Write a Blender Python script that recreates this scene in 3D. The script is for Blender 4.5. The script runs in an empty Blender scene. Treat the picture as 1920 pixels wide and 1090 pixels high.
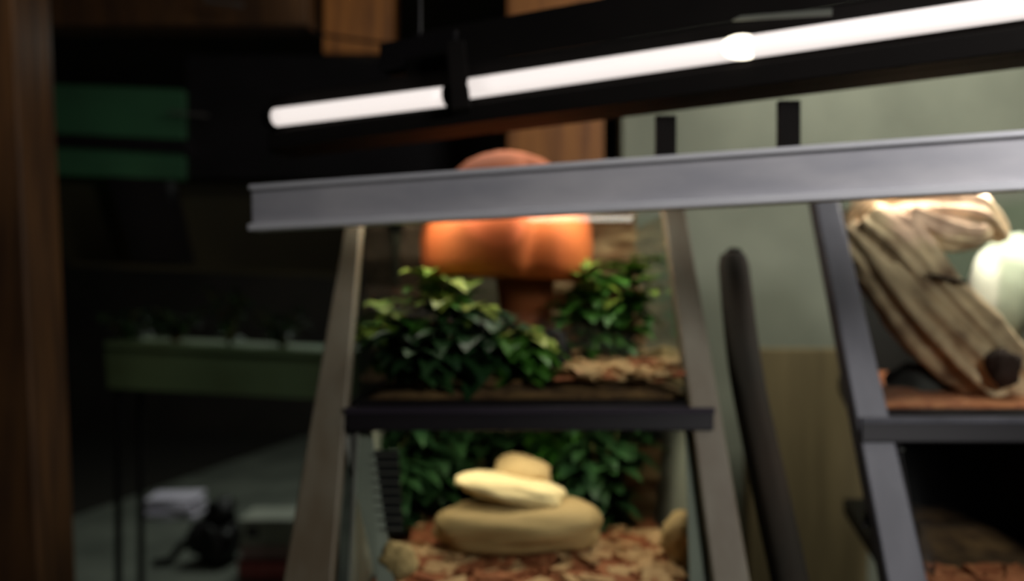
import bpy, bmesh, math, random
from mathutils import Vector, Matrix, noise
random.seed(7)
S = bpy.context.scene
F = 1440.0; CZ = 1.4
# ---------------------------------------------------------------- camera
cam = bpy.data.cameras.new('camera'); camo = bpy.data.objects.new('camera', cam)
S.collection.objects.link(camo); camo.location = (0, 0, CZ); camo.rotation_euler = (math.radians(90), 0, 0)
cam.sensor_width = 36; cam.lens = 36*F/1920; cam.clip_start = 0.05; cam.clip_end = 60
cam.dof.use_dof = True; cam.dof.focus_distance = 0.62; cam.dof.aperture_fstop = 2.3
S.camera = camo
# ---------------------------------------------------------------- world and exposure
S.view_settings.view_transform = 'Standard'; S.view_settings.look = 'None'
S.view_settings.gamma = 1; S.view_settings.use_curve_mapping = False; S.view_settings.exposure = 0.0
w = bpy.data.worlds.new('world'); S.world = w; w.use_nodes = True
w.node_tree.nodes['Background'].inputs[0].default_value = (0.9, 0.95, 0.85, 1)
w.node_tree.nodes['Background'].inputs[1].default_value = 0.012
# ---------------------------------------------------------------- added fill lights without fixtures
def lamp(name, kind, loc, energy, color, size=0.1, size_y=None, target=None, spot=None):
    l = bpy.data.lights.new(name, kind); o = bpy.data.objects.new(name, l); S.collection.objects.link(o)
    o.location = loc; l.energy = energy; l.color = color
    if kind == 'AREA':
        l.shape = 'RECTANGLE'; l.size = size; l.size_y = size_y or size
    elif kind in ('POINT', 'SPOT'):
        l.shadow_soft_size = size
    if spot: l.spot_size = math.radians(spot); l.spot_blend = 0.6
    if target is not None:
        o.rotation_euler = (Vector(target)-Vector(loc)).to_track_quat('-Z', 'Y').to_euler()
    return o
lamp('wall_fill', 'AREA', (1.3, 1.5, 2.6), 18.0, (1.0, 0.98, 0.9), 0.9, 0.3, (1.2, 2.5, 1.5))  # unseen fill added to brighten the grey-green wall
lamp('front_fill', 'AREA', (1.15, -0.1, 1.95), 15.0, (1.0, 0.97, 0.98), 0.4, 0.4, (0.75, 1.0, 1.45))  # added fill hanging in mid-air, lifts the rail and posts
lamp('tank_fill', 'AREA', (-.02, 1.41, 1.575), 1.5, (1.0, 0.93, 0.80), 0.5, 0.05, (-.02, 1.50, 1.2))  # added fill hidden behind the rail, lights the dome and plants
lamp('rear_tank_fill', 'AREA', (0.02, 1.66, 1.9), 1.6, (1.0, 0.95, 0.84), 0.5, 0.1, (0.02, 1.62, 1.2))  # added fill above the back of the upper terrarium, out of sight
lamp('log_fill', 'AREA', (0.86, 1.45, 1.62), 2.6, (1.0, 0.92, 0.84), 0.36, 0.05, (0.86, 1.46, 1.3))  # added fill hidden behind the rail, brightens the driftwood
lamp('log_back_fill', 'AREA', (1.05, 1.60, 1.85), 1.3, (1.0, 0.97, 0.9), 0.3, 0.1, (1.03, 1.62, 1.3))  # second unseen fill added behind the driftwood
lamp('stone_fill', 'AREA', (0.03, 1.36, 1.166), .75, (1.0, 0.92, 0.76), 0.5, 0.06, (0.03, 1.40, .9))  # added fill tucked under the shelf bar to lift the lower terrarium
lamp('far_floor_fill', 'AREA', (-1.0, 4.3, 2.75), 24, (0.9, 0.97, 0.88), 0.8, 0.8, (-1.3, 4.6, 0))  # unseen overhead fill added to brighten the far floor
lamp('column_fill', 'SPOT', (-.9, 1.0, 2.5), 9, (1.0, 0.85, 0.65), 0.1, None, (-1.3, 1.9, 1.95), 34)  # added spot, lights only the top of the left column
lamp('post_fill', 'SPOT', (-.4, 2.0, 2.7), 16, (1.0, 0.85, 0.6), 0.1, None, (-.64, 3.2, 2.66), 34)  # added spot aimed at the top of the orange posts

# ---------------------------------------------------------------- helpers
def lin(c):
    r = []
    for v in c:
        v /= 255.0
        r.append(v/12.92 if v <= .04045 else ((v+.055)/1.055)**2.4)
    return (*r, 1)
def P(px, py, d): return Vector(((px-960)/F*d, d, CZ+(545-py)/F*d))
def fd(py): return 1.3436/(1-.0003125*(545-py))        # leaning front plane of the rack
def FP(px, py, off=0.0):
    p = P(px, py, fd(py)); p.y += off; return p
def fz(z, off=0.0): return 1.25+.45*(z-1.192)+off       # depth of that plane at a height
def mat(name, c1, c2=None, scale=8, rough=.6, metal=0, bump=0, stretch=(1, 1, 1), detail=5, emit=None, spec=.4, lo=.35, hi=.65):
    m = bpy.data.materials.new(name); m.use_nodes = True
    nt = m.node_tree; b = nt.nodes['Principled BSDF']
    b.inputs['Roughness'].default_value = rough; b.inputs['Metallic'].default_value = metal
    b.inputs['Specular IOR Level'].default_value = spec
    c2 = c2 or tuple(v*.8 for v in c1)
    tc = nt.nodes.new('ShaderNodeTexCoord'); mp = nt.nodes.new('ShaderNodeMapping')
    mp.inputs['Scale'].default_value = stretch
    nz = nt.nodes.new('ShaderNodeTexNoise'); nz.inputs['Scale'].default_value = scale; nz.inputs['Detail'].default_value = detail
    cr = nt.nodes.new('ShaderNodeValToRGB')
    cr.color_ramp.elements[0].color = lin(c1); cr.color_ramp.elements[0].position = lo
    cr.color_ramp.elements[1].color = lin(c2); cr.color_ramp.elements[1].position = hi
    nt.links.new(tc.outputs['Object'], mp.inputs[0]); nt.links.new(mp.outputs[0], nz.inputs[0])
    nt.links.new(nz.outputs[0], cr.inputs[0]); nt.links.new(cr.outputs[0], b.inputs['Base Color'])
    if bump:
        bp = nt.nodes.new('ShaderNodeBump'); bp.inputs['Strength'].default_value = bump; bp.inputs['Distance'].default_value = .01
        nt.links.new(nz.outputs[0], bp.inputs['Height']); nt.links.new(bp.outputs[0], b.inputs['Normal'])
    if emit:
        b.inputs['Emission Color'].default_value = lin(emit[0]); b.inputs['Emission Strength'].default_value = emit[1]
    return m
def glassmat(name):
    m = bpy.data.materials.new(name); m.use_nodes = True; nt = m.node_tree; nt.nodes.clear()
    o = nt.nodes.new('ShaderNodeOutputMaterial'); t = nt.nodes.new('ShaderNodeBsdfTransparent'); g = nt.nodes.new('ShaderNodeBsdfGlossy')
    lw = nt.nodes.new('ShaderNodeLayerWeight'); lw.inputs[0].default_value = .5
    pw = nt.nodes.new('ShaderNodeMath'); pw.operation = 'POWER'; pw.inputs[1].default_value = 5
    f = nt.nodes.new('ShaderNodeMath'); f.operation = 'MULTIPLY_ADD'; f.inputs[1].default_value = .8; f.inputs[2].default_value = .02
    nt.links.new(lw.outputs['Facing'], pw.inputs[0]); nt.links.new(pw.outputs[0], f.inputs[0]); mx = nt.nodes.new('ShaderNodeMixShader')
    t.inputs[0].default_value = (.95, .98, .95, 1); g.inputs['Roughness'].default_value = .05
    nt.links.new(f.outputs[0], mx.inputs[0]); nt.links.new(t.outputs[0], mx.inputs[1]); nt.links.new(g.outputs[0], mx.inputs[2])
    nt.links.new(mx.outputs[0], o.inputs[0]); return m
def obj(name, bm, m, parent=None, smooth=False, bevel=0):
    me = bpy.data.meshes.new(name); bmesh.ops.recalc_face_normals(bm, faces=bm.faces); bm.to_mesh(me); bm.free()
    o = bpy.data.objects.new(name, me); S.collection.objects.link(o); me.materials.append(m)
    if smooth:
        for p in me.polygons: p.use_smooth = True
    if bevel:
        b = o.modifiers.new('bevel', 'BEVEL'); b.width = bevel; b.segments = 2; b.limit_method = 'ANGLE'
    if parent:
        o.parent = parent; o.matrix_parent_inverse = Matrix.Translation(-parent.location)
    return o
def tag(o, label, cat, group=None, kind=None):
    o['label'] = label; o['category'] = cat
    if group: o['group'] = group
    if kind: o['kind'] = kind
    return o
def struct(o): o['kind'] = 'structure'; return o
def thing(name, label, cat, loc, group=None):
    o = bpy.data.objects.new(name, None); S.collection.objects.link(o); o.location = loc; o.empty_display_size = .02
    return tag(o, label, cat, group)
def B(): return bmesh.new()
def prism(bm, pts8):
    """eight corners: four of one face in order, four of the opposite face"""
    v = [bm.verts.new(p) for p in pts8]
    for f in ((0, 1, 2, 3), (7, 6, 5, 4), (0, 4, 5, 1), (1, 5, 6, 2), (2, 6, 7, 3), (3, 7, 4, 0)): bm.faces.new([v[i] for i in f])
    return bm
def box(bm, x0, x1, y0, y1, z0, z1):
    return prism(bm, [(x0, y0, z0), (x1, y0, z0), (x1, y0, z1), (x0, y0, z1), (x0, y1, z0), (x1, y1, z0), (x1, y1, z1), (x0, y1, z1)])
def bar(bm, a, b, w, h, up=Vector((0, 0, 1))):
    """box beam from a to b, w across, h along up"""
    a = Vector(a); b = Vector(b); d = (b-a).normalized(); s = d.cross(up).normalized()*w/2; u = s.cross(d).normalized()*h/2
    return prism(bm, [a-s-u, a+s-u, a+s+u, a-s+u, b-s-u, b+s-u, b+s+u, b-s+u])
def quadslab(bm, q, t):
    """quad of four points thickened by vector t"""
    q = [Vector(p) for p in q]; t = Vector(t); return prism(bm, q+[p+t for p in q])
def tube(bm, path, rad, n=12, cap=True, f=None):
    """swept tube; rad number or list; f(angle, t) scales the radius"""
    path = [Vector(p) for p in path]; N = len(path); rings = []; up = Vector((0, 1, 0))
    for i, p in enumerate(path):
        t = (path[min(i+1, N-1)]-path[max(i-1, 0)]).normalized()
        s = t.cross(up)
        if s.length < 1e-3: s = t.cross(Vector((1, 0, 0)))
        s.normalize(); u = s.cross(t).normalized()
        r = rad[i] if isinstance(rad, (list, tuple)) else rad
        rings.append([bm.verts.new(p+(s*math.cos(a)+u*math.sin(a))*r*(f(a, i/(N-1)) if f else 1)) for a in (2*math.pi*k/n for k in range(n))])
    for i in range(N-1):
        for k in range(n): bm.faces.new((rings[i][k], rings[i][(k+1) % n], rings[i+1][(k+1) % n], rings[i+1][k]))
    if cap: bm.faces.new(rings[0]); bm.faces.new(rings[-1][::-1])
    return bm
def resample(pts, rads, n):
    out = []; rr = []; m = len(pts)-1
    for i in range(n+1):
        t = i/n*m; k = min(int(t), m-1); u = t-k
        p = [pts[max(k-1, 0)], pts[k], pts[k+1], pts[min(k+2, m)]]
        p = [Vector(q) for q in p]
        c = .5*((2*p[1])+(-p[0]+p[2])*u+(2*p[0]-5*p[1]+4*p[2]-p[3])*u*u+(-p[0]+3*p[1]-3*p[2]+p[3])*u**3)
        out.append(c); rr.append(rads[k]*(1-u)+rads[k+1]*u)
    return out, rr
def lathe(bm, prof, c, n=48, f=None):
    c = Vector(c); rings = []
    for r, z in prof:
        rings.append([bm.verts.new(c+Vector((r*math.cos(a)*(f(a) if f else 1), r*math.sin(a)*(f(a) if f else 1), z))) for a in (2*math.pi*k/n for k in range(n))])
    for i in range(len(rings)-1):
        for k in range(n): bm.faces.new((rings[i][k], rings[i][(k+1) % n], rings[i+1][(k+1) % n], rings[i+1][k]))
    bm.faces.new(rings[0][::-1]); bm.faces.new(rings[-1]); return bm
def rock(bm, c, sx, sy, sz, seed=0, rough=.25, sub=4, boxy=.0, rot=0, tilt=0):
    r = bmesh.ops.create_icosphere(bm, subdivisions=sub, radius=1)
    M = Matrix.Translation(c) @ Matrix.Rotation(tilt, 4, 'Y') @ Matrix.Rotation(rot, 4, 'Z')
    for v in r['verts']:
        n = v.co.normalized(); p = n*1.0
        if boxy:
            m = max(abs(n.x), abs(n.y), abs(n.z)); p = n*(1-boxy)+n/m*boxy*.8
        k = 1+rough*(noise.noise(n*1.3+Vector((seed, seed*2, 0)))+.45*noise.noise(n*3.4+Vector((0, seed, 5)))+.15*noise.noise(n*9+Vector((seed, 1, 5))))
        p = p*k; v.co = M @ Vector((p.x*sx, p.y*sy, p.z*sz))
    return bm

# ---------------------------------------------------------------- materials
M = {}
M['wall'] = mat('wall_paint', (132, 136, 118), (112, 116, 100), 2.5, .8)
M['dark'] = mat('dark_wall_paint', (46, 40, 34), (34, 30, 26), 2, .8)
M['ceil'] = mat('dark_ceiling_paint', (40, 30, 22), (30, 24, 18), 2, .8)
M['floor'] = mat('grey_floor', (106, 110, 100), (84, 88, 80), 3, .6)
M['floor_shade'] = mat('dark_floor_shade', (30, 25, 18), (22, 19, 14), 60, .95, bump=.3)  # dark tone painting the shade on the floor
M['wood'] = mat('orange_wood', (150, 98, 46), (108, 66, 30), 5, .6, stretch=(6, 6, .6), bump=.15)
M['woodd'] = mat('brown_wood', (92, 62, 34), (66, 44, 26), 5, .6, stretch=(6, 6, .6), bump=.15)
M['plank'] = mat('tan_plank', (124, 110, 76), (104, 92, 62), 4, .7, stretch=(5, 5, .6))
M['hood'] = mat('dark_metal', (26, 23, 21), (20, 18, 16), 6, .8, spec=.1)
M['black'] = mat('black_plastic', (20, 17, 18), (14, 12, 12), 8, .5)
M['frame'] = mat('black_frame', (15, 12, 14), (20, 17, 19), 6, .5, spec=.2)
M['edge'] = mat('violet_highlight', (52, 46, 54), (44, 38, 46), 6, .4)  # lighter tone for the painted shelf highlight
M['post'] = mat('grey_brown_post', (120, 114, 96), (98, 86, 66), 4, .55, stretch=(3, 3, .6))
M['postb'] = mat('blue_grey_post', (96, 96, 102), (74, 74, 80), 4, .5, stretch=(3, 3, .6))
M['alu'] = mat('brushed_aluminium', (214, 212, 214), (184, 184, 190), 5, .55, metal=.15, stretch=(.6, 3, 3))
M['alul'] = mat('pale_aluminium', (244, 244, 246), (232, 232, 236), 5, .4, metal=.1)
M['grey'] = mat('grey_panel', (122, 124, 112), (104, 106, 96), 4, .6)
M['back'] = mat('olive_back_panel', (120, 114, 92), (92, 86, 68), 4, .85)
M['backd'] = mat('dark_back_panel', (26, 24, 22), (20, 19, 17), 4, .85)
M['green'] = mat('green_back_panel', (44, 66, 40), (62, 62, 34), 3.2, .9, detail=3)
M['greenp'] = mat('green_board', (54, 100, 66), (46, 84, 56), 3, .6)
M['greenb'] = mat('pale_green_board', (84, 104, 72), (66, 76, 44), 2, .7)
M['olive'] = mat('olive_board', (56, 50, 28), (46, 42, 24), 2, .8)
M['clay'] = mat('orange_clay', (214, 112, 54), (196, 94, 42), 5, .75, bump=.1)
M['clayd'] = mat('brown_clay', (186, 104, 60), (160, 86, 50), 7, .85)
M['bark'] = mat('cork_bark', (112, 76, 44), (176, 148, 108), 11, .9, bump=.9, stretch=(1, 1, 3.2))
M['barkd'] = mat('dark_bark', (70, 54, 38), (100, 80, 60), 9, .9, bump=.8, stretch=(2.5, 2.5, .8))
M['soil'] = mat('soil', (74, 50, 30), (112, 82, 50), 26, .95, bump=.8)
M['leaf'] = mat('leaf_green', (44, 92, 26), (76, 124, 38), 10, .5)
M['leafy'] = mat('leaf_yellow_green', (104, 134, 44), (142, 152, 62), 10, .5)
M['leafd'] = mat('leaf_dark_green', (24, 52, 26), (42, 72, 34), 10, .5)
M['stem'] = mat('stem_green', (70, 84, 36), (90, 72, 40), 20, .7)
M['stone'] = mat('tan_stone', (204, 170, 120), (162, 134, 88), 3.5, .85, bump=.35)
M['stonel'] = mat('pale_stone', (226, 200, 150), (196, 166, 116), 4, .85, bump=.3)
M['white'] = mat('white_stone', (236, 234, 216), (206, 204, 186), 5, .7, bump=.2)
M['rockd'] = mat('dark_stone_and_hole', (66, 64, 62), (52, 50, 50), 7, .85, bump=.3)
M['drift'] = mat('driftwood', (142, 110, 88), (238, 206, 168), 15, .85, bump=.8, stretch=(1, 1, 1), lo=.3, hi=.58)
M['driftd'] = mat('driftwood_hollow', (54, 36, 30), (40, 28, 24), 9, .9)
M['chip'] = mat('bark_chips', (136, 72, 42), (170, 106, 68), 60, .85)
M['chipl'] = mat('pale_chips', (206, 166, 120), (184, 140, 98), 60, .85)
M['pipe'] = mat('dark_cork_tube', (50, 40, 28), (38, 34, 24), 8, .85, stretch=(2, 2, .6), bump=.4)
M['paper'] = mat('white_paper', (236, 228, 244), (220, 212, 232), 6, .6)
M['lid'] = mat('lid_card', (150, 152, 140), (136, 138, 126), 5, .6)
M['box'] = mat('grey_card', (150, 152, 138), (130, 132, 118), 5, .7)
M['pink'] = mat('pink_card', (150, 122, 118), (132, 108, 104), 5, .7)
M['red'] = mat('red_cloth', (140, 62, 56), (160, 94, 92), 5, .8)
M['tan'] = mat('tan_cloth', (200, 172, 120), (182, 150, 100), 5, .8)
M['tube'] = mat('lit_tube', (240, 236, 232), (236, 230, 226), 3, .4, emit=((245, 234, 228), 0.95))
M['glare_bead'] = mat('lit_glare', (255, 250, 230), (255, 246, 220), 3, .4, emit=((255, 244, 220), 3))  # glow for the reflection spot on the tube
M['wire'] = mat('grey_wire_and_glint', (126, 122, 116), (104, 100, 96), 6, .4, metal=.5)
M['glass'] = glassmat('clear_glass')

# ---------------------------------------------------------------- room shell
b = B(); box(b, -5.2, 3.2, -.6, 7.6, -.1, 0); struct(obj('floor', b, M['floor']))
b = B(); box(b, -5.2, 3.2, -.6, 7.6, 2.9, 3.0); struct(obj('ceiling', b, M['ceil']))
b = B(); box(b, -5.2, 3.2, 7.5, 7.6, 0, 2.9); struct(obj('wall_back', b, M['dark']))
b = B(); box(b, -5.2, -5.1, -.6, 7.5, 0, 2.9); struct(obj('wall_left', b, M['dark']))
b = B(); box(b, .36, 3.2, 2.5, 2.6, 0, 2.9); struct(obj('wall_right', b, M['wall']))
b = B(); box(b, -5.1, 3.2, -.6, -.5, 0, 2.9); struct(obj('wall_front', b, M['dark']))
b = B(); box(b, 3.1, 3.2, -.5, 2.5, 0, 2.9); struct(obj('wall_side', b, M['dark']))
# dark sheet that paints the shade on the far-left floor
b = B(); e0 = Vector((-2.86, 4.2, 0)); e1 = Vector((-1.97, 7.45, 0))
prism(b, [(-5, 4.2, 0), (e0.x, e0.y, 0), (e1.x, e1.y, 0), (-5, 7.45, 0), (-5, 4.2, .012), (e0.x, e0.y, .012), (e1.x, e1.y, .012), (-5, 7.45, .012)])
tag(obj('floor_shade', b, M['floor_shade']), 'dark brown sheet standing in for shade on the grey floor at the far left', 'floor_shade')

# ---------------------------------------------------------------- wooden posts and beam
def post(px0, px1, d, th, m, name, label, z0=0, z1=2.9, lean=0, cap=None):
    x0 = (px0-960)/F*d; x1 = (px1-960)/F*d; b = B()
    prism(b, [(x0, d, z0), (x1, d, z0), (x1-lean, d, z1), (x0-lean, d, z1), (x0, d+th, z0), (x1, d+th, z0), (x1-lean, d+th, z1), (x0-lean, d+th, z1)])
    return tag(obj(name, b, m, bevel=.006), label, 'post')
post(950, 1132, 2.44, .12, M['wood'], 'wooden_post', 'broad orange wooden post where the grey wall begins')
post(606, 738, 3.32, .14, M['wood'], 'wooden_post', 'orange wooden post rising behind the left end of the lit tube', z0=P(0,100,3.32).z)
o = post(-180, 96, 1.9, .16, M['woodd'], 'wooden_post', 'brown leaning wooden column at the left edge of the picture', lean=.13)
b = B(); box(b, -2.6, -.83, 3.12, 3.26, 2.48, 2.9)
tag(obj('ceiling_beam', b, M['woodd'], bevel=.006), 'dark brown beam under the ceiling left of the orange post', 'beam')
# pale strip shaped as a lamp glint, and the dark cord at the top
b = B(); bar(b, P(385, 0, 2.9), P(455, 10, 2.9), .012, .012)
bar(b, P(385, -1, 2.9), P(385, -60, 2.9), .006, .006, Vector((0, 1, 0)))
tag(obj('glint_strip', b, M['wire']), 'thin pale strip standing in for a lamp glint under the dark beam', 'glint')
b = B(); tube(b, [P(560, 55, 2.9), P(610, 66, 2.9), P(660, 74, 2.9), P(705, 80, 2.9), P(760, 84, 2.8)], .006, 8)
tag(obj('cord', b, M['black'], smooth=True), 'thin dark cord crossing the orange post behind the lamp', 'cord')

# ---------------------------------------------------------------- left shelving unit in the dark
uni = thing('shelf_unit', 'dark shelving unit with green boards behind the central terrariums, left', 'shelf', (-1.2, 3.2, 0))
def pslab(bm, q, d, th):
    quadslab(bm, [P(x, y, d) for x, y in q], (0, th, 0)); return bm
obj('upper_board', pslab(B(), [(100, 250), (342, 262), (342, 168), (100, 158)], 3.0, .04), M['greenp'], uni)
obj('black_rail', pslab(B(), [(30, 270), (350, 288), (350, 262), (30, 246)], 2.98, .08), M['black'], uni)
obj('lower_board', pslab(B(), [(55, 326), (342, 336), (342, 288), (55, 272)], 3.0, .04), M['greenp'], uni)
obj('black_panel', pslab(B(), [(350, 334), (930, 334), (930, 104), (350, 104)], 3.04, .34), M['black'], uni)
obj('support', pslab(B(), [(250, 492), (345, 494), (310, 336), (200, 330)], 3.0, .1), M['black'], uni)
obj('back_board', pslab(B(), [(100, 488), (650, 512), (650, 330), (100, 330)], 3.16, .03), M['olive'], uni)
obj('shelf', pslab(B(), [(130, 500), (650, 522), (650, 512), (130, 490)], 2.9, .3), M['olive'], uni)
obj('shelf', pslab(B(), [(196, 652), (650, 674), (650, 662), (196, 640)], 2.9, .3), M['greenb'], uni)
obj('base_board', pslab(B(), [(202, 728), (650, 752), (650, 674), (196, 652)], 2.92, .28), M['greenb'], uni)
for x, y in ((212, 733), (632, 753)):
    for dd in (2.96, 3.14):
        a = P(x, y, 2.92); b = B(); box(b, a.x-.01, a.x+.01, dd-.01, dd+.01, 0, a.z); obj('leg', b, M['black'], uni)
b = B(); bar(b, P(318, 211, 2.96), P(390, 217, 2.96), .008, .008); obj('glint_rod', b, M['wire'], uni)  # thin pale rod added in place of a lamp glint
# ---------------------------------------------------------------- foliage
def leaf(bm, base, d, length, width, up=Vector((0, 0, 1)), droop=.4):
    d = d.normalized(); s = d.cross(up)
    if s.length < .05: s = d.cross(Vector((1, 0, 0)))
    s.normalize(); n = s.cross(d).normalized(); L = []; R = []; C = []
    prof = (0.05, .55, .95, 1, .8, .45, .02)
    for i, wv in enumerate(prof):
        t = i/(len(prof)-1); c = base+d*length*t-Vector((0, 0, 1))*droop*length*t*t
        C.append(bm.verts.new(c)); L.append(bm.verts.new(c+s*width*wv/2+n*width*wv*.16)); R.append(bm.verts.new(c-s*width*wv/2+n*width*wv*.16))
    for i in range(len(prof)-1):
        bm.faces.new((C[i], L[i], L[i+1], C[i+1])); bm.faces.new((C[i], C[i+1], R[i+1], R[i]))
def plant(name, base, h, spread, nst, per, L, Wd, leafm, stemm, label, group=None, lean=(0, 0), seed=1, tipm=None):
    rnd = random.Random(seed); t = thing(name, label, 'plant', base, group); sb = B(); lb = B(); yb = B(); ny = 0
    base = Vector(base)
    for s in range(nst):
        a = 2*math.pi*(s+rnd.random())/nst; r = spread*(.35+.65*rnd.random()); hh = h*(.6+.4*rnd.random())
        tip = base+Vector((math.cos(a)*r+lean[0], math.sin(a)*r*.6+lean[1], hh))
        mid = base.lerp(tip, .5)+Vector((0, 0, hh*.16))
        pts, rr = resample([base, mid, tip], [.0035, .003, .0018], 7); tube(sb, pts, rr, 6)
        for k in range(per):
            u = .25+.75*(k+rnd.random()*.6)/per; i = min(int(u*7), 7); p = pts[i]
            aa = rnd.random()*6.283; dv = Vector((math.cos(aa), math.sin(aa)*.8-.25, .35+.4*rnd.random()))
            tgt = lb
            if tipm and k >= per-2: tgt = yb; ny += 1
            leaf(tgt, p, dv, L*(.7+.5*rnd.random()), Wd*(.7+.5*rnd.random()), droop=.3+.5*rnd.random())
    obj('stems', sb, stemm, t); obj('leaves', lb, leafm, t, smooth=True)
    if ny:
        o = obj('highlight_leaves', yb, tipm, t, smooth=True); o['label'] = 'yellow-green leaves painting the highlight at the stem tips'  # tip colour carries the yellowish highlight on the plant tops
    else: yb.free()
    return t

# dim plants on the left shelf
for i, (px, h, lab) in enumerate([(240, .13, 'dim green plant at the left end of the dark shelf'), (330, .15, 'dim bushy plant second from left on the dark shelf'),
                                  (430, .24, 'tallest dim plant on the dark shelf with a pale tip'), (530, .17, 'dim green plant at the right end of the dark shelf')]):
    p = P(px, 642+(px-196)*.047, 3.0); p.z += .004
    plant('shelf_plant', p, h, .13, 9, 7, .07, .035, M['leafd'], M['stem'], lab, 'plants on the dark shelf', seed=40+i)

# ---------------------------------------------------------------- things on the far floor
def FL(px, py):
    d = CZ*F/(py-545); return Vector(((px-960)/F*d, d, 0))
c = FL(328, 966)
t = thing('paper_stack', 'white stack of folded papers lying on the far floor', 'papers', c)
for k in range(5):
    b = B(); box(b, -.15+.01*math.sin(k*2), .15+.012*math.cos(k*3), -.1, .1, k*.026, k*.026+.024)
    bmesh.ops.rotate(b, verts=b.verts, cent=(0, 0, 0), matrix=Matrix.Rotation(.12*math.sin(k*2.1), 3, 'Z'))
    bmesh.ops.translate(b, verts=b.verts, vec=c); obj('folded_paper', b, M['paper'], t, bevel=.004)
c = FL(398, 1056)
t = thing('cloth_bag', 'black slumped bag on the floor with its strap trailing left', 'bag', c)
b = B(); rock(b, c+Vector((.02, 0, .13)), .13, .12, .13, 3, .35); obj('bag_body', b, M['black'], t, smooth=True)
b = B(); rock(b, c+Vector((.05, .0, .27)), .07, .07, .06, 8, .4); obj('gathered_top', b, M['black'], t, smooth=True)
b = B(); pts, rr = resample([c+Vector((-.05, 0, .14)), c+Vector((-.14, -.02, .1)), c+Vector((-.2, -.04, .03)), c+Vector((-.28, -.05, .02))], [.03, .022, .02, .016], 12)
tube(b, pts, rr, 8); obj('strap', b, M['black'], t, smooth=True)
c = FL(497, 1092); zs = c.y/F
t = thing('storage_box', 'grey box with a pale lid edge, on top of the pink box', 'box', (c.x, c.y, .19))
b = B(); box(b, c.x-.118, c.x+.128, c.y, c.y+.2, .19, .285); obj('box_body', b, M['box'], t, bevel=.004)
b = B(); box(b, c.x-.125, c.x+.135, c.y-.008, c.y+.206, .286, .302); o = obj('lid', b, M['lid'], t, bevel=.003); o['label'] = 'pale lid'
b = B(); box(b, c.x-.09, c.x-.03, c.y-.004, c.y+.01, .215, .265); obj('handle_recess', b, M['rockd'], t)
t = thing('storage_box', 'pink-grey box under the grey box on the far floor', 'box', (c.x, c.y, .11))
b = B(); box(b, c.x-.12, c.x+.14, c.y, c.y+.2, .11, .175); obj('box_body', b, M['pink'], t, bevel=.004)
b = B(); box(b, c.x-.125, c.x+.145, c.y-.006, c.y+.205, .176, .189); obj('lid', b, M['box'], t, bevel=.003)
b = B(); rock(b, (c.x+.0, c.y+.08, .053), .17, .14, .055, 5, .15, boxy=.6); o = obj('red_cushion', b, M['red'], smooth=True)
tag(o, 'dull red cushion under the two stacked boxes', 'cushion')

# ---------------------------------------------------------------- display rack: leaning posts and dark shelves
XL, XC0, XC1, XR = None, None, None, None
rack = thing('display_rack', 'leaning display rack with grey posts and black shelf bars carrying the terrariums', 'rack', (.1, 1.2, 0))
def rpost(pt, pb, wt, wb, m, th=.035, off=0.0, name='post'):
    """post in the leaning front plane between pixel rows; runs on down to the floor"""
    a0 = FP(pt[0]-wt/2, pt[1], off); a1 = FP(pt[0]+wt/2, pt[1], off); c0 = FP(pb[0]-wb/2, pb[1], off); c1 = FP(pb[0]+wb/2, pb[1], off)
    k = 1.0/(a0.z-c0.z)*c0.z
    d0 = c0+(c0-a0)*k*.6; d1 = c1+(c1-a1)*k*.6
    b = B(); t = Vector((0, th, 0)); quadslab(b, [d0, d1, a1, a0], t); o = obj(name, b, m, rack, bevel=.003); return o
rpost((668, 372), (576, 1090), 26, 92, M['post'], off=0)
rpost((1262, 372), (1372, 1090), 40, 70, M['post'], off=0)
rpost((1545, 350), (1702, 1090), 44, 76, M['postb'], off=0)
rpost((2010, 350), (2300, 1090), 44, 76, M['postb'], off=0)
def shelfbar(px0, px1, pyt, pyb, ret, bx=None):
    a = FP(px0, pyt); b_ = FP(px1, pyt); c = FP(px1, pyb); d = FP(px0, pyb); bb = B()
    bb = prism(bb, [(a.x, a.y-.004, a.z), (b_.x, b_.y-.004, b_.z), (c.x, c.y-.004, c.z), (d.x, d.y-.004, d.z),
                    (bx or a.x, ret, a.z), (b_.x, ret, b_.z), (c.x, ret, c.z), (bx or d.x, ret, d.z)])
    o = obj('shelf', bb, M['frame'], rack, bevel=.003); bb = B()
    bar(bb, a+Vector((0, -.007, -.004)), b_+Vector((0, -.007, -.004)), .004, .009); e = obj('shelf_highlight', bb, M['edge'] if px0 < 1000 else M['postb'], o); e.matrix_parent_inverse = Matrix.Identity(4)  # strip paints the highlight along the top of the bar
    return o
shelfbar(648, 1338, 764, 808, 1.86)
shelfbar(1612, 2040, 782, 830, 1.86, .79)
# lower shelves, out of view at the foot
for x0, x1 in ((FP(600, 1090).x+.01, FP(1335, 1090).x), (FP(1700, 1090).x+.03, 1.05)):
    k = .2 if x0 > .4 else 0; b = B(); prism(b, [(x0, 1.1, .85), (x1, 1.1, .85), (x1, 1.1, .885), (x0, 1.1, .885), (x0+k, 1.9, .85), (x1, 1.9, .85), (x1, 1.9, .885), (x0+k, 1.9, .885)]); obj('shelf', b, M['frame'], rack)

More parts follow.
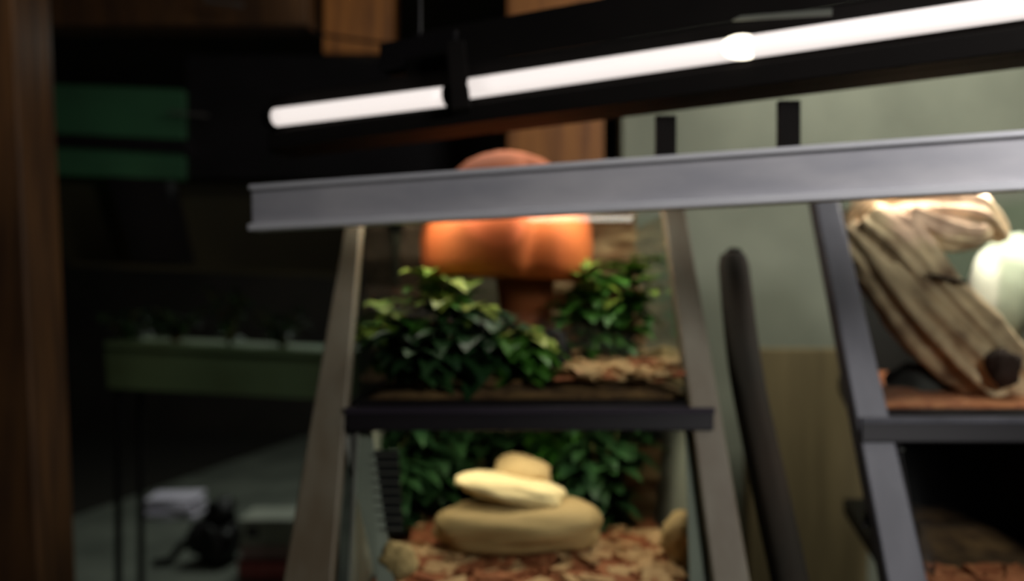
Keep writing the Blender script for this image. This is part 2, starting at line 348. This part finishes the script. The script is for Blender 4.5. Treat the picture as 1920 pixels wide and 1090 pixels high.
# ---------------------------------------------------------------- terrariums
def terrarium(label, pt, pb, l0, r0, l1, r1, yb, backm, base_h, sidem, zbase=None, topcap=False, wallm=None, bl=None, br=None):
    """pt,pb rows of the opening; l0,r0 columns at the top; l1,r1 at the bottom"""
    A = FP(l0, pt, .012); C = FP(r0, pt, .012); D = FP(l1, pb, .012); E = FP(r1, pb, .012)
    z0 = D.z if zbase is None else zbase
    if zbase is not None:
        y = fz(z0, .012); k = (A.z-z0)/(A.z-D.z); D = A+(D-A)*k; E = C+(E-C)*k
    t = thing('terrarium', label, 'terrarium', ((D.x+E.x)/2, (D.y+yb)/2, z0))
    Dx, Ax = (D.x, A.x) if bl is None else (bl, bl)
    Ex, Cx = (E.x, C.x) if br is None else (br, br)
    b = B(); prism(b, [(D.x, D.y, z0), (E.x, E.y, z0), (Ex, yb, z0), (Dx, yb, z0), (D.x, D.y, z0+base_h), (E.x, E.y, z0+base_h), (Ex, yb, z0+base_h), (Dx, yb, z0+base_h)])
    obj('base', b, M['frame'], t)
    b = B(); quadslab(b, [(Dx, yb, z0), (Ex, yb, z0), (Cx, yb, A.z), (Ax, yb, A.z)], (0, .008, 0)); obj('back_panel', b, backm, t)
    b = B(); quadslab(b, [D, A, (Ax, yb, A.z), (Dx, yb, z0)], (.004, 0, 0)); obj('side_panel', b, wallm or sidem, t)
    b = B(); quadslab(b, [E, C, (Cx, yb, A.z), (Ex, yb, z0)], (-.004, 0, 0)); obj('side_panel', b, sidem, t)
    b = B(); quadslab(b, [D+Vector((.006, 0, base_h)), E+Vector((-.006, 0, base_h)), C-Vector((.006, 0, 0)), A+Vector((.006, 0, 0))], (0, .004, 0)); obj('glass_front', b, M['glass'], t)
    return t, D, E, A, C, z0+base_h
YB = 1.82
tU, D, E, A, C, zU = terrarium('planted glass terrarium on the upper shelf holding the orange clay dome', 404, 764, 684, 1246, 668, 1322, YB, M['back'], .006, M['glass'])
tL, D2, E2, A2, C2, zL = terrarium('terrarium on the lower shelf holding the stacked tan stones', 812, 1090, 664, 1336, 650, 1340, 1.72, M['green'], .02, M['grey'], zbase=.887)
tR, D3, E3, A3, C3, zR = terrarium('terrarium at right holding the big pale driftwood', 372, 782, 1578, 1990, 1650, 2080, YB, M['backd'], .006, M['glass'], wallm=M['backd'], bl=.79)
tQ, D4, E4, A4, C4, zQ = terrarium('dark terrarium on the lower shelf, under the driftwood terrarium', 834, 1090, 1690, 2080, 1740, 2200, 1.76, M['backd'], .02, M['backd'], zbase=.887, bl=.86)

def grille(parent, px0, px1, py0, py1, n, skew, m, off=.0, curve=0, bm_back=True):
    """vent grille lying just inside the glass"""
    b = B()
    q = [FP(px0+skew, py0, .03+off), FP(px1+skew, py0, .03+off), FP(px1, py1, .03+off), FP(px0, py1, .03+off)]
    if bm_back:
        quadslab(b, q, (0, .004, 0)); g = obj('vent_panel', b, M['black'], parent); b = B()
        g['label'] = 'black vent panel'
    for k in range(n):
        u = (k+.5)/n; a = q[0].lerp(q[3], u); c = q[1].lerp(q[2], u); off_ = Vector((0, -.004, 0)); mid = a.lerp(c, .5)+Vector((0, -.004, -curve))
        tube(b, [a+off_, mid, c+off_], .0016, 6)
    return obj('vent_slats', b, m, parent)
grille(tL, 698, 750, 852, 1012, 9, -8, M['wire'])
grille(tQ, 1634, 1682, 842, 1000, 10, 30, M['wire'], curve=.004, bm_back=True)
# grey partition seen at the left inside the lower terrarium
b = B(); quadslab(b, [FP(706, 1120, .02), FP(636, 812, .02), FP(690, 812, .03), FP(735, 1120, .03)], (0, .006, 0))
o = obj('door_stile', b, M['grey'], tL); o['label'] = 'pale grey door stile'
b = B(); quadslab(b, [FP(1300, 1120, .02), FP(1290, 812, .02), FP(1334, 812, .02), FP(1350, 1120, .02)], (0, .006, 0))
o = obj('door_stile', b, M['grey'], tL)

# ---------------------------------------------------------------- litter: soil mounds and loose chips
def bed(name, x0, x1, y0, y1, z0, h, m, label, nx=40, ny=24, seed=0, slope=0):
    b = B(); V = []
    for j in range(ny+1):
        row = []
        for i in range(nx+1):
            u, v = i/nx, j/ny; x = x0[0]*(1-v)+x0[1]*v; X = x1[0]*(1-v)+x1[1]*v
            px = x*(1-u)+X*u; py = y0*(1-v)+y1*v
            e = min(1, 6*min(u, 1-u, v+.05, 1-v+.05)); z = z0+.002+h*e*(.55+.7*noise.noise(Vector((px*9+seed, py*9, 0)))+.2*noise.noise(Vector((px*40, py*40, seed))))+slope*v*h
            row.append(b.verts.new((px, py, max(z, z0+.002))))
        V.append(row)
    for j in range(ny):
        for i in range(nx): b.faces.new((V[j][i], V[j][i+1], V[j+1][i+1], V[j+1][i]))
    per = [V[0][i] for i in range(nx+1)]+[V[j][nx] for j in range(1, ny+1)]+[V[ny][i] for i in range(nx-1, -1, -1)]+[V[j][0] for j in range(ny-1, 0, -1)]
    low = [b.verts.new((v.co.x, v.co.y, z0+.0008)) for v in per]
    for k in range(len(per)): b.faces.new((per[k], low[k], low[(k+1) % len(per)], per[(k+1) % len(per)]))
    b.faces.new(low)
    return tag(obj(name, b, m, smooth=True), label, 'soil', kind='stuff')
def chips(name, x0, x1, y0, y1, zf, n, m, label, size=.02, seed=1):
    rnd = random.Random(seed); b = B()
    for k in range(n):
        x = rnd.uniform(x0, x1); y = rnd.uniform(y0, y1); s = size*(.5+rnd.random()); z = zf+rnd.random()*.012+s*.2
        v = bmesh.ops.create_cube(b, size=1)['verts']
        Mx = Matrix.Translation((x, y, z)) @ Matrix.Rotation(rnd.random()*6.28, 4, 'Z') @ Matrix.Rotation(rnd.uniform(-.5, .5), 4, 'X') @ Matrix.Diagonal((s*1.5, s*.8, s*.25, 1))
        for q in v:
            q.co = Mx @ (q.co*(1+.25*rnd.uniform(-1, 1)))
    return tag(obj(name, b, m), label, 'bark chips', kind='stuff')
bed('soil', (D.x+.01, D.x+.01), (E.x-.012, E.x-.012), D.y+.03, YB-.01, zU, .03, M['soil'], 'brown soil on the floor of the upper planted terrarium', seed=3, slope=.6)
chips('bark_chips', .08, .31, 1.31, 1.7, zU+.03, 150, M['chipl'], 'pale tan chips on the soil right of the upper plants', .028, 5)
chips('bark_chips', .05, .3, 1.3, 1.6, zU+.03, 70, M['chip'], 'reddish chips among the pale ones in the upper terrarium', .024, 6)
bed('soil', (D2.x+.01, D2.x+.01), (E2.x-.012, E2.x-.012), D2.y+.035, 1.7, zL, .022, M['chip'], 'red-brown litter on the floor of the lower stone terrarium', seed=9, slope=.3)
chips('bark_chips', D2.x+.08, E2.x-.03, 1.19, 1.55, zL+.016, 420, M['chip'], 'red-brown bark chips in front of the tan stones', .026, 8)
chips('bark_chips', D2.x+.05, E2.x-.03, 1.18, 1.55, zL+.024, 110, M['chipl'], 'pale bark chips scattered in front of the tan stones', .026, 9)
bed('soil', (D3.x+.01, .80), (E3.x-.012, E3.x-.012), D3.y+.03, YB-.01, zR, .014, M['chip'], 'orange-brown litter under the driftwood', seed=14, slope=.2)
bed('soil', (D4.x+.01, .865), (E4.x-.012, E4.x-.012), D4.y+.035, 1.74, zQ, .03, M['soil'], 'dark brown soil in the dark lower terrarium', seed=19)
chips('bark_chips', D4.x+.03, E4.x-.05, 1.17, 1.24, zQ+.03, 120, M['chip'], 'orange-brown chips at the front in the dark lower terrarium', .026, 12)

# ---------------------------------------------------------------- upper terrarium contents
# bark slabs on the back
def slab(q, d0, th, m, label, seed=0, nx=26, ny=20, amp=.02):
    b = B(); V = []
    def pt(u, v):
        x = (q[0][0]*(1-u)+q[1][0]*u)*(1-v)+(q[3][0]*(1-u)+q[2][0]*u)*v
        y = (q[0][1]*(1-u)+q[1][1]*u)*(1-v)+(q[3][1]*(1-u)+q[2][1]*u)*v
        return P(x, y, d0)
    F_, R_ = [], []
    for j in range(ny+1):
        a, r = [], []
        for i in range(nx+1):
            u, v = i/nx, j/ny; jx = .015*noise.noise(Vector((v*7, seed, 0))) if i in (0, nx) else 0
            p = pt(u, v)+Vector((jx, 0, .01*noise.noise(Vector((u*8, seed, 3))) if j == ny else 0))
            k = noise.noise(Vector((p.x*7+seed, 0, p.z*34)))+.6*noise.noise(Vector((p.x*20, seed, p.z*60)))
            a.append(b.verts.new(p+Vector((0, -amp*k-.01, 0)))); r.append(b.verts.new(p+Vector((0, th, 0))))
        F_.append(a); R_.append(r)
    for j in range(ny):
        for i in range(nx):
            b.faces.new((F_[j][i], F_[j][i+1], F_[j+1][i+1], F_[j+1][i])); b.faces.new((R_[j][i], R_[j+1][i], R_[j+1][i+1], R_[j][i+1]))
    for j in range(ny):
        b.faces.new((F_[j][0], F_[j+1][0], R_[j+1][0], R_[j][0])); b.faces.new((F_[j][nx], R_[j][nx], R_[j+1][nx], F_[j+1][nx]))
    for i in range(nx):
        b.faces.new((F_[0][i], R_[0][i], R_[0][i+1], F_[0][i+1])); b.faces.new((F_[ny][i], F_[ny][i+1], R_[ny][i+1], R_[ny][i]))
    return tag(obj('bark_slab', b, m, smooth=True), label, 'bark')
slab([(1030, 692), (1212, 692), (1190, 400), (1030, 400)], 1.74, .03, M['bark'], 'tan cork bark slab standing behind the orange dome, right', 2)
slab([(735, 692), (840, 692), (850, 420), (755, 420)], 1.75, .03, M['barkd'], 'dark bark slab standing behind the orange dome, left', 5)
# clay dome on a stem
cd = 1.57; cx = P(945, 520, cd).x; zc = P(945, 522, cd).z; ktop = P(0, 288, cd).z-zc; R0 = 160/F*cd
t = thing('clay_dome', 'orange terracotta dome on a short brown clay stem among green plants', 'ornament', (cx, cd, zU+.03))
def groove(a):
    k = 1.0
    for g, wv, dp in ((-1.22, .16, .12), (-2.9, .2, .08), (.6, .2, .1), (2.0, .2, .1)):
        dd = (a-g+math.pi) % (2*math.pi)-math.pi; k -= dp*math.exp(-(dd/wv)**2)
    return k
prof = [(R0*.3, .004), (R0*.9, 0), (R0*.97, .006), (R0*1.0, .03), (R0*1.02, .07), (R0*.99, .11), (R0*.9, ktop*.62), (R0*.74, ktop*.78), (R0*.55, ktop*.9), (R0*.38, ktop*.96), (R0*.2, ktop), (R0*.04, ktop*1.004)]
b = B(); lathe(b, prof, (0, 0, 0), 96, groove)
bmesh.ops.rotate(b, verts=b.verts, cent=(0, 0, 0), matrix=Matrix.Rotation(math.radians(3), 3, 'Y'))
bmesh.ops.translate(b, verts=b.verts, vec=(cx, cd, zc)); obj('dome', b, M['clay'], t, smooth=True)
b = B(); hs = zc-(zU+.03)+.012
lathe(b, [(.085, -.02), (.075, .02), (.055, .06), (.05, .1), (.06, hs-.02), (.066, hs)], (P(985, 0, cd).x, cd, zU+.03), 40)
o = obj('stem', b, M['clayd'], t, smooth=True); o['label'] = 'brown clay stem'
# black lump put in for the dark hole between the plants
b = B(); kp = P(1018, 532, 1.4)
rock(b, P(1040, 700, 1.42), .035, .03, .075, 6, .35)
tag(obj('dark_stone_and_hole', b, M['frame'], smooth=True), 'black upright lump standing in for the dark hole between the two green plant groups', 'stone')
ups = [
 (748, 1.42, .16, 'leafy green plant farthest left in the upper terrarium', 'leaf', 1, .06),
 (835, 1.39, .215, 'tall bright green plant at the left of the orange dome', 'leaf', 2, .075),
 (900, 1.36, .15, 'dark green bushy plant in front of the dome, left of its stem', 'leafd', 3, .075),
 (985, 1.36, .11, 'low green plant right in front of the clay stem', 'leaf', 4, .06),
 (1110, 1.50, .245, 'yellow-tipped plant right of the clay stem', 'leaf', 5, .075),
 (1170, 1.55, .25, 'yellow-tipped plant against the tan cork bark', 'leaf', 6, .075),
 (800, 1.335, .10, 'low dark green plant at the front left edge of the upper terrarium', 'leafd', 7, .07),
]
for px, d, h, lab, mm, sd, sp in ups:
    p = Vector(((px-960)/F*d, d, zU+.012))
    plant('leafy_plant', p, h, sp, 10, 11, .07, .05, M[mm], M['stem'], lab, 'green plants in the upper terrarium', seed=sd, tipm=M['leafy'] if sd not in (3, 7) else None)
b = B(); rock(b, P(1235, 700, 1.56), .055, .05, .05, 11, .3); tag(obj('tan_stone', b, M['stone'], smooth=True), 'rounded tan stone at the right end of the upper terrarium', 'stone')
b = B(); rock(b, P(1135, 722, 1.42), .04, .035, .028, 13, .3); tag(obj('tan_stone', b, M['stone'], smooth=True), 'small tan stone lying under the yellow-tipped plants', 'stone')

# ---------------------------------------------------------------- lower terrarium contents
def cz(py, d): return CZ+(545-py)/F*d
b = B(); rock(b, P(970, 982, 1.36), .162, .09, .044, 21, .12, boxy=.35, tilt=-.03)
tag(obj('flat_stone', b, M['stone'], smooth=True), 'largest tan stone, at the bottom of the stone stack', 'stone')
b = B(); rock(b, P(958, 916, 1.38), .105, .07, .021, 24, .14, boxy=.3, tilt=.16)
tag(obj('flat_stone', b, M['stonel'], smooth=True), 'pale wedge-shaped stone tilted in the middle of the stone stack', 'stone')
b = B(); rock(b, P(980, 884, 1.45), .056, .05, .03, 27, .15, tilt=.1)
tag(obj('flat_stone', b, M['stone'], smooth=True), 'small rounded tan stone at the top of the stone stack', 'stone')
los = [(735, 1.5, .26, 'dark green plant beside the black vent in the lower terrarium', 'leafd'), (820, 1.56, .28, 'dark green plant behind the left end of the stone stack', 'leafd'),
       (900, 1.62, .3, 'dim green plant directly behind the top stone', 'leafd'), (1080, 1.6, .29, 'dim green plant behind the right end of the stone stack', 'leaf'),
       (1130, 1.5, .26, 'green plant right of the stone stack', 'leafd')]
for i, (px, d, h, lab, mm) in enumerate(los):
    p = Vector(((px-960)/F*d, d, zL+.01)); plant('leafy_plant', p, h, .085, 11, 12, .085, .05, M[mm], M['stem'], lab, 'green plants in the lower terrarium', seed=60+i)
slab([(1165, 1000), (1252, 1000), (1252, 830), (1165, 830)], 1.6, .03, M['bark'], 'brown bark slab at the right end of the lower terrarium', 12)
b = B(); rock(b, P(1330, 985, 1.3)+Vector((-.04, 0, -.02)), .04, .05, .045, 31, .3)
tag(obj('tan_stone', b, M['stone'], smooth=True), 'tan stone in the right corner of the lower terrarium', 'stone')
b = B(); rock(b, P(745, 1050, 1.2), .03, .03, .028, 33, .3)
tag(obj('tan_stone', b, M['stone'], smooth=True), 'tan stone in the left corner of the lower terrarium', 'stone')

# ---------------------------------------------------------------- driftwood and stones in the right terrarium
t = thing('driftwood', 'large forked pale driftwood leaning diagonally in the right terrarium', 'driftwood', P(1800, 700, 1.5))
def ridged(seed, amp, nr):
    def f(a, tt):
        g = noise.noise(Vector((math.cos(a)*nr, math.sin(a)*nr, tt*1.6+seed)))+.5*noise.noise(Vector((math.cos(a)*nr*2.4, math.sin(a)*nr*2.4, tt*3+seed)))
        return 1+amp*g+.05*noise.noise(Vector((a*2, tt*22, seed)))
    return f
def limb(pts, rads, seed, amp=.4, nr=2.6, m='drift', n=56, seg=60, name='limb'):
    p, r = resample(pts, rads, seg); b = B(); tube(b, p, r, n, True, ridged(seed, amp, nr)); return obj(name, b, M[m], t, smooth=True)
limb([P(1590, 425, 1.5), P(1640, 470, 1.48), P(1730, 575, 1.46), P(1820, 670, 1.45), P(1915, 760, 1.44)], [.03, .062, .07, .062, .045], 3, name='trunk')
limb([P(1625, 405, 1.46), P(1680, 450, 1.44), P(1750, 540, 1.43), P(1820, 620, 1.43), P(1915, 725, 1.44)], [.025, .045, .04, .052, .05], 9, name='trunk_fork')
limb([P(1600, 440, 1.52), P(1660, 395, 1.48), P(1740, 388, 1.46), P(1820, 400, 1.46), P(1880, 448, 1.48)], [.035, .05, .045, .038, .012], 15, amp=.5, name='branch')
limb([P(1700, 400, 1.43), P(1770, 430, 1.42), P(1830, 440, 1.42), P(1850, 430, 1.43)], [.02, .028, .02, .008], 22, amp=.5, name='branch')
b = B(); rock(b, P(1884, 688, 1.37), .03, .02, .034, 41, .3); o = obj('knot_hole', b, M['driftd'], t, smooth=True); o['label'] = 'dark knot hole'
b = B(); p, r = resample([P(1735, 513, 1.385), P(1770, 522, 1.38), P(1812, 530, 1.385)], [.002, .0045, .003], 10); tube(b, p, r, 8); o = obj('twig', b, M['driftd'], t, smooth=True); o['label'] = 'thin dark twig'
b = B(); rock(b, P(1890, 555, 1.62), .085, .06, .13, 44, .2); tag(obj('white_stone', b, M['white'], smooth=True), 'tall pale white stone behind the driftwood', 'stone')
b = B(); rock(b, P(1722, 728, 1.5), .055, .05, .05, 47, .25); tag(obj('dark_stone_and_hole', b, M['rockd'], smooth=True), 'rounded dark grey stone under the driftwood', 'stone')

# ---------------------------------------------------------------- gap between terrariums
b = B(); dp = 1.24
top = P(1372, 500, 1.5); 
p, r = resample([P(1374, 478, 1.36), P(1376, 500, 1.355), P(1400, 700, 1.30), P(1440, 900, 1.27), P(1480, 1090, 1.24), P(1500, 1200, 1.22)], [.012, .026, .028, .029, .03, .03], 40)
end = p[-1]; dirv = (p[-1]-p[-8]).normalized(); k = -end.z/dirv.z; p.append(end+dirv*k); r.append(.03)
tube(b, p, r, 24, True, lambda a, tt: 1+.08*noise.noise(Vector((math.cos(a)*2, math.sin(a)*2, tt*4))))
tag(obj('cork_tube', b, M['pipe'], smooth=True), 'dark brown round-topped tube standing between the two racks of terrariums', 'tube')
b = B(); x0 = (1405-960)/F*2.2; x1 = (1628-960)/F*2.2; box(b, x0, x1, 2.2, 2.26, 0, P(0, 655, 2.2).z)
tag(obj('plank', b, M['plank'], bevel=.004), 'tan wooden board leaning upright in the gap between the terrariums', 'board')
b = B(); rock(b, P(1305, 438, 2.0), .001, .001, .001, 1); b.free()

# ---------------------------------------------------------------- aluminium rail
ra = P(478, 390, 1.25); rb = ra+(P(2060, 292, .93)-ra)*1.35
rl = thing('metal_rail', 'pale aluminium rail crossing in front of the terrariums', 'rail', ra)
b = B(); bar(b, ra, rb, .02, .060); obj('rail_body', b, M['alu'], rl, bevel=.002)
dz = Vector((0, 0, 1))
ofs = (rb-ra).cross(dz).normalized()*.004
b = B(); bar(b, ra-dz*.033+ofs, rb-dz*.033+ofs, .034, .011); obj('lower_lip', b, M['alul'], rl, bevel=.002)
b = B(); bar(b, ra+dz*.031+ofs, rb+dz*.031+ofs, .03, .008); obj('upper_lip', b, M['alul'], rl, bevel=.002)
# ---------------------------------------------------------------- tube lamp
la = P(505, 222, 1.36); lb = P(2050, -8, .915); u = (lb-la)
def L(px): # point of the tube axis at a picture column
    s = (px-960)/F; k = (s*la.y-la.x)/(u.x-s*u.y); return la+u*k
fx = thing('tube_light', 'long black lamp hood with two white lit tubes above the terrariums', 'light', L(860))
side = u.cross(dz).normalized()
if side.y > 0: side = -side      # towards the camera
def hoodbar(a, c, prof, name, m):
    b = B(); r = []
    for p in (a, c): r.append([b.verts.new(p+(-side)*q[0]+dz*q[1]) for q in prof])
    n = len(prof)
    for k in range(n): b.faces.new((r[0][k], r[0][(k+1) % n], r[1][(k+1) % n], r[1][k]))
    b.faces.new(r[0]); b.faces.new(r[1][::-1]); return obj(name, b, m, fx, bevel=.002)
hoodbar(L(490), L(2050), [(.022, -.056), (.022, .045), (.07, .06), (.085, -.056)], 'hood_back', M['hood'])
hoodbar(L(745), L(2050), [(.024, .046), (.05, .125), (.062, .125), (.072, .062)], 'hood_top', M['hood'])
hoodbar(L(505), L(2050), [(-.006, -.056), (-.006, -.026), (.022, -.022), (.022, -.056)], 'lower_lip', M['hood'])
for a, c in ((518, 836), (876, 2040)):
    b = B(); pa, pc = L(a), L(c); N = 16
    if c < 900: pc = pc-dz*.007
    tube(b, [pa.lerp(pc, k/N) for k in range(N+1)], .0155, 20); obj('lamp_tube', b, M['tube'], fx, smooth=True)
    for q, s in ((pa, -1), (pc, 1)):
        dd = u.normalized(); b = B(); tube(b, [q+dd*s*.001, q+dd*s*.018], .017, 16); obj('end_cap', b, M['hood'], fx, smooth=True)
b = B(); bar(b, L(850)+dz*.075-side*.01, L(872)-dz*.04+side*.012, .03, .034, Vector((0, 1, 0))); obj('centre_bracket', b, M['hood'], fx, bevel=.002)
b = B(); q = L(1392); rock(b, q+side*.004, .03, .016, .0175, 3, 0, sub=3); o = obj('glare_bead', b, M['glare_bead'], fx, smooth=True); o['label'] = 'warm glowing bead standing in for a lamp reflection on the tube'  # glowing bead added for the bright lamp reflection
b = B(); a = L(1385)+dz*.04; c = L(1560)+dz*.034
quadslab(b, [L(1375)+dz*.036+side*.014, L(1560)+dz*.022+side*.014, L(1560)+dz*.030+side*.014, L(1390)+dz*.040+side*.014], -side*.004); o = obj('reflector_lip', b, M['grey'], fx); o['label'] = 'pale reflector lip'
# hangers down to the rail and up to the ceiling
for px in (1236, 1476):
    b = B(); p0 = L(px)-side*.05-dz*.07; p1 = Vector((p0.x*1.06, p0.y*1.06, 1.538)); p1.x = p0.x; p1.y = p0.y
    bar(b, p0, p1, .03, .012, Vector((0, 1, 0))); obj('hanger', b, M['hood'], fx)
for px in (760, 1700):
    p0 = L(px)-side*.05+dz*.06; b = B(); tube(b, [p0, Vector((p0.x, p0.y, 2.9))], .003, 8); obj('suspension_wire', b, M['black'], fx)
# black ballast box behind the lamp, left
t = thing('ballast_box', 'black ballast box on the lamp hood between the orange posts', 'box', L(770)+dz*.07)
b = B(); bar(b, L(690)-side*.06+dz*.088, L(838)-side*.06+dz*.088, .05, .05); obj('ballast_body', b, M['black'], t, bevel=.004)
